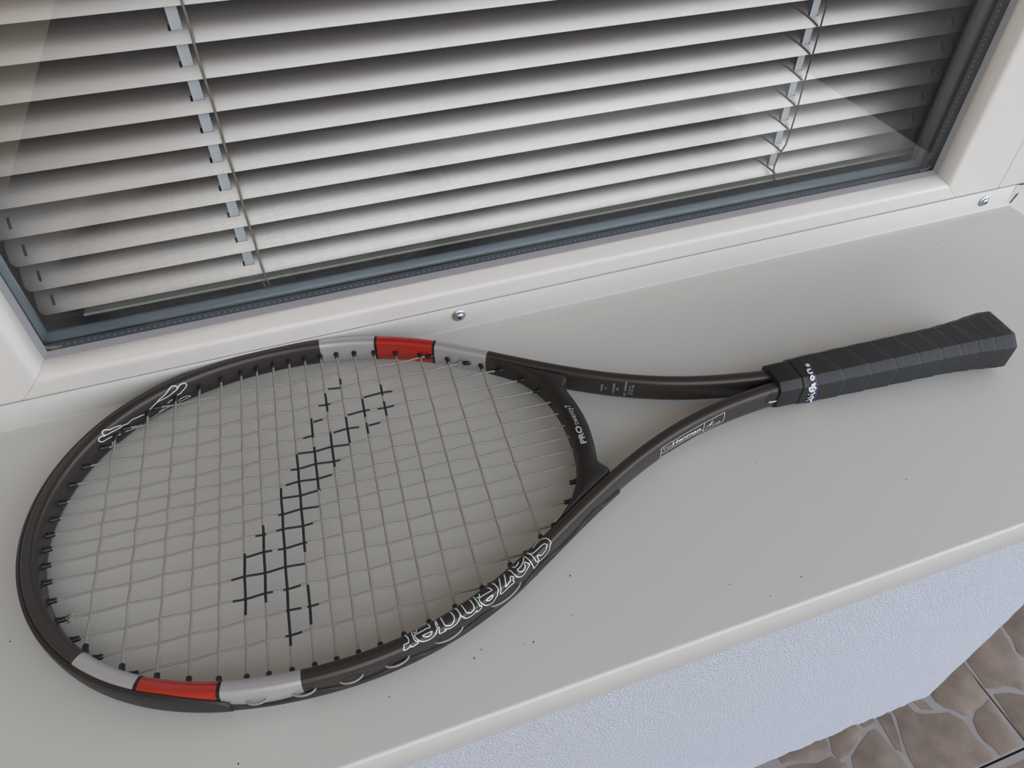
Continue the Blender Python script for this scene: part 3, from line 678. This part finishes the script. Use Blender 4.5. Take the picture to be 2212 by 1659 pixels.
def text_on_frame(name, body, quad, m, bold=0.0, shear=0.0, off=0.0002, capheight=None):
    V, F, x0, x1, y0, y1 = text_mesh(body, bold, shear)
    q = pairs(quad, 1e-4, 1.0)
    C3 = [Vector(frame_fn(c, 0.0)[0]) for c in q]
    R = []
    for x, y, z in V:
        a = (x - x0) / (x1 - x0); b = (y - y0) / (y1 - y0)
        W4 = ((1 - a) * (1 - b), a * (1 - b), a * b, (1 - a) * b)
        p = sum((C3[k] * W4[k] for k in range(4)), Vector((0, 0, 0))); s = sum(q[k][0] * W4[k] for k in range(4))
        u_, v_, nu_, nv_, w_ = (float(np.interp(s, S_, A)) for A in (U_, V_, NU_, NV_, W_))
        da = ((p.x - u_) * nu_ + (p.y - v_) * nv_) / (w_ / 2); db = (p.z - zax(u_)) / (HEIGHT / 2)
        phi = math.atan2(math.copysign(abs(db) ** (1 / EXPO), db), math.copysign(abs(da) ** (1 / EXPO), da))
        R.append(frame_pt(s, phi, off)[0])
    return MB().add(R, F).build(name, m, rk)
text_on_frame('name_print', 'Tim', D['Q_TIM'], 'print')
text_on_frame('name_print', 'Henman', D['Q_HEN'], 'white', bold=0.025, shear=0.15)
text_on_frame('series_print', 'signature series', D['Q_SER'], 'thin', shear=0.1)
for key, body in (('Q_MAINS', 'MAINS'), ('Q_16', '16'), ('Q_CROSS', 'CROSSES'), ('Q_18', '18'), ('Q_REC', 'REC. TENSION'), ('Q_LBS', '55-60 lbs'), ('Q_KGS', '25-27 kgs')):
    text_on_frame('spec_print', body, D[key], 'print', bold=0.004)
def text_on_hub(name, body, v0, v1, h, m, bold=0.0, base=0.1729):
    V, F, x0, x1, y0, y1 = text_mesh(body, bold)
    R = []
    for x, y, z in V:
        v = v0 + (v1 - v0) * (x - x0) / (x1 - x0)
        u = base + 0.0006 - 2.2 * (v + 0.002) ** 2 - h * y / 0.7
        R.append((u, v, zax(u) + 0.00865))
    return MB().add(R, F).build(name, m, rk)
text_on_hub('model_print', 'PRO', -0.0196, -0.0046, 0.0038, 'print', bold=0.03)
text_on_hub('model_print', 'twenty7', -0.0034, 0.0152, 0.0038, 'print', bold=0.0)
def grip_fn(q, off):
    p = Vector(grip_pt(q[0], q[1], 0.0004 + off)); c = Vector((q[0], 0.0007, zax(q[0])))
    return tuple(p), tuple((p - c).normalized())
mb = MB()
for st in D['WILSON']: ribbon(pairs(st, 1e-4, 1e-2), grip_fn, 0.0014, 0.0005, mb)
mb.build('grip_lettering', 'white', rk)
mb = MB(); ribbon(pairs(D['PURPLE'], 1e-4, 1e-2), grip_fn, 0.0011, 0.0003, mb)
mb.build('purple_edge', 'purple', rk)
tq = pairs(D['TRI'], 1e-4, 1.0); NT = 8; tv = []; tf = []; ti = {}
for i in range(NT + 1):
    for j in range(NT + 1 - i):
        a, b = i / NT, j / NT; ti[i, j] = len(tv)
        tv.append(frame_fn([tq[0][c] * (1 - a - b) + tq[1][c] * a + tq[2][c] * b for c in range(2)], 0.0002)[0])
for i in range(NT):
    for j in range(NT - i):
        tf.append((ti[i, j], ti[i + 1, j], ti[i, j + 1]))
        if i + j < NT - 1: tf.append((ti[i + 1, j], ti[i + 1, j + 1], ti[i, j + 1]))
MB().add(tv, tf).build('triangle_mark', 'black', rk)
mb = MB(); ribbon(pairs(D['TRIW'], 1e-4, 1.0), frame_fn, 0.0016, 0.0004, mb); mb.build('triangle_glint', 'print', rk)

# ------------------------------------------------------------------ crumbs of dirt on the sill
mb = MB()
for x, y in CRUMBS + [(random.uniform(-0.32, 0.5), random.uniform(-0.285, -0.01)) for _ in range(12)]:
    r = random.uniform(0.0003, 0.0006)
    V = [(x + r * math.cos(a) * random.uniform(.6, 1.3), y + r * math.sin(a) * random.uniform(.6, 1.3), 0.0) for a in (0, 1.2, 2.4, 3.6, 4.9)] + [(x, y, r * 0.8)]
    mb.add(V, [(0, 1, 5), (1, 2, 5), (2, 3, 5), (3, 4, 5), (4, 0, 5)])
tag(mb.build('dirt_crumbs', 'crumb'), 'dark dirt crumbs scattered over the window sill', 'dirt', kind='stuff')
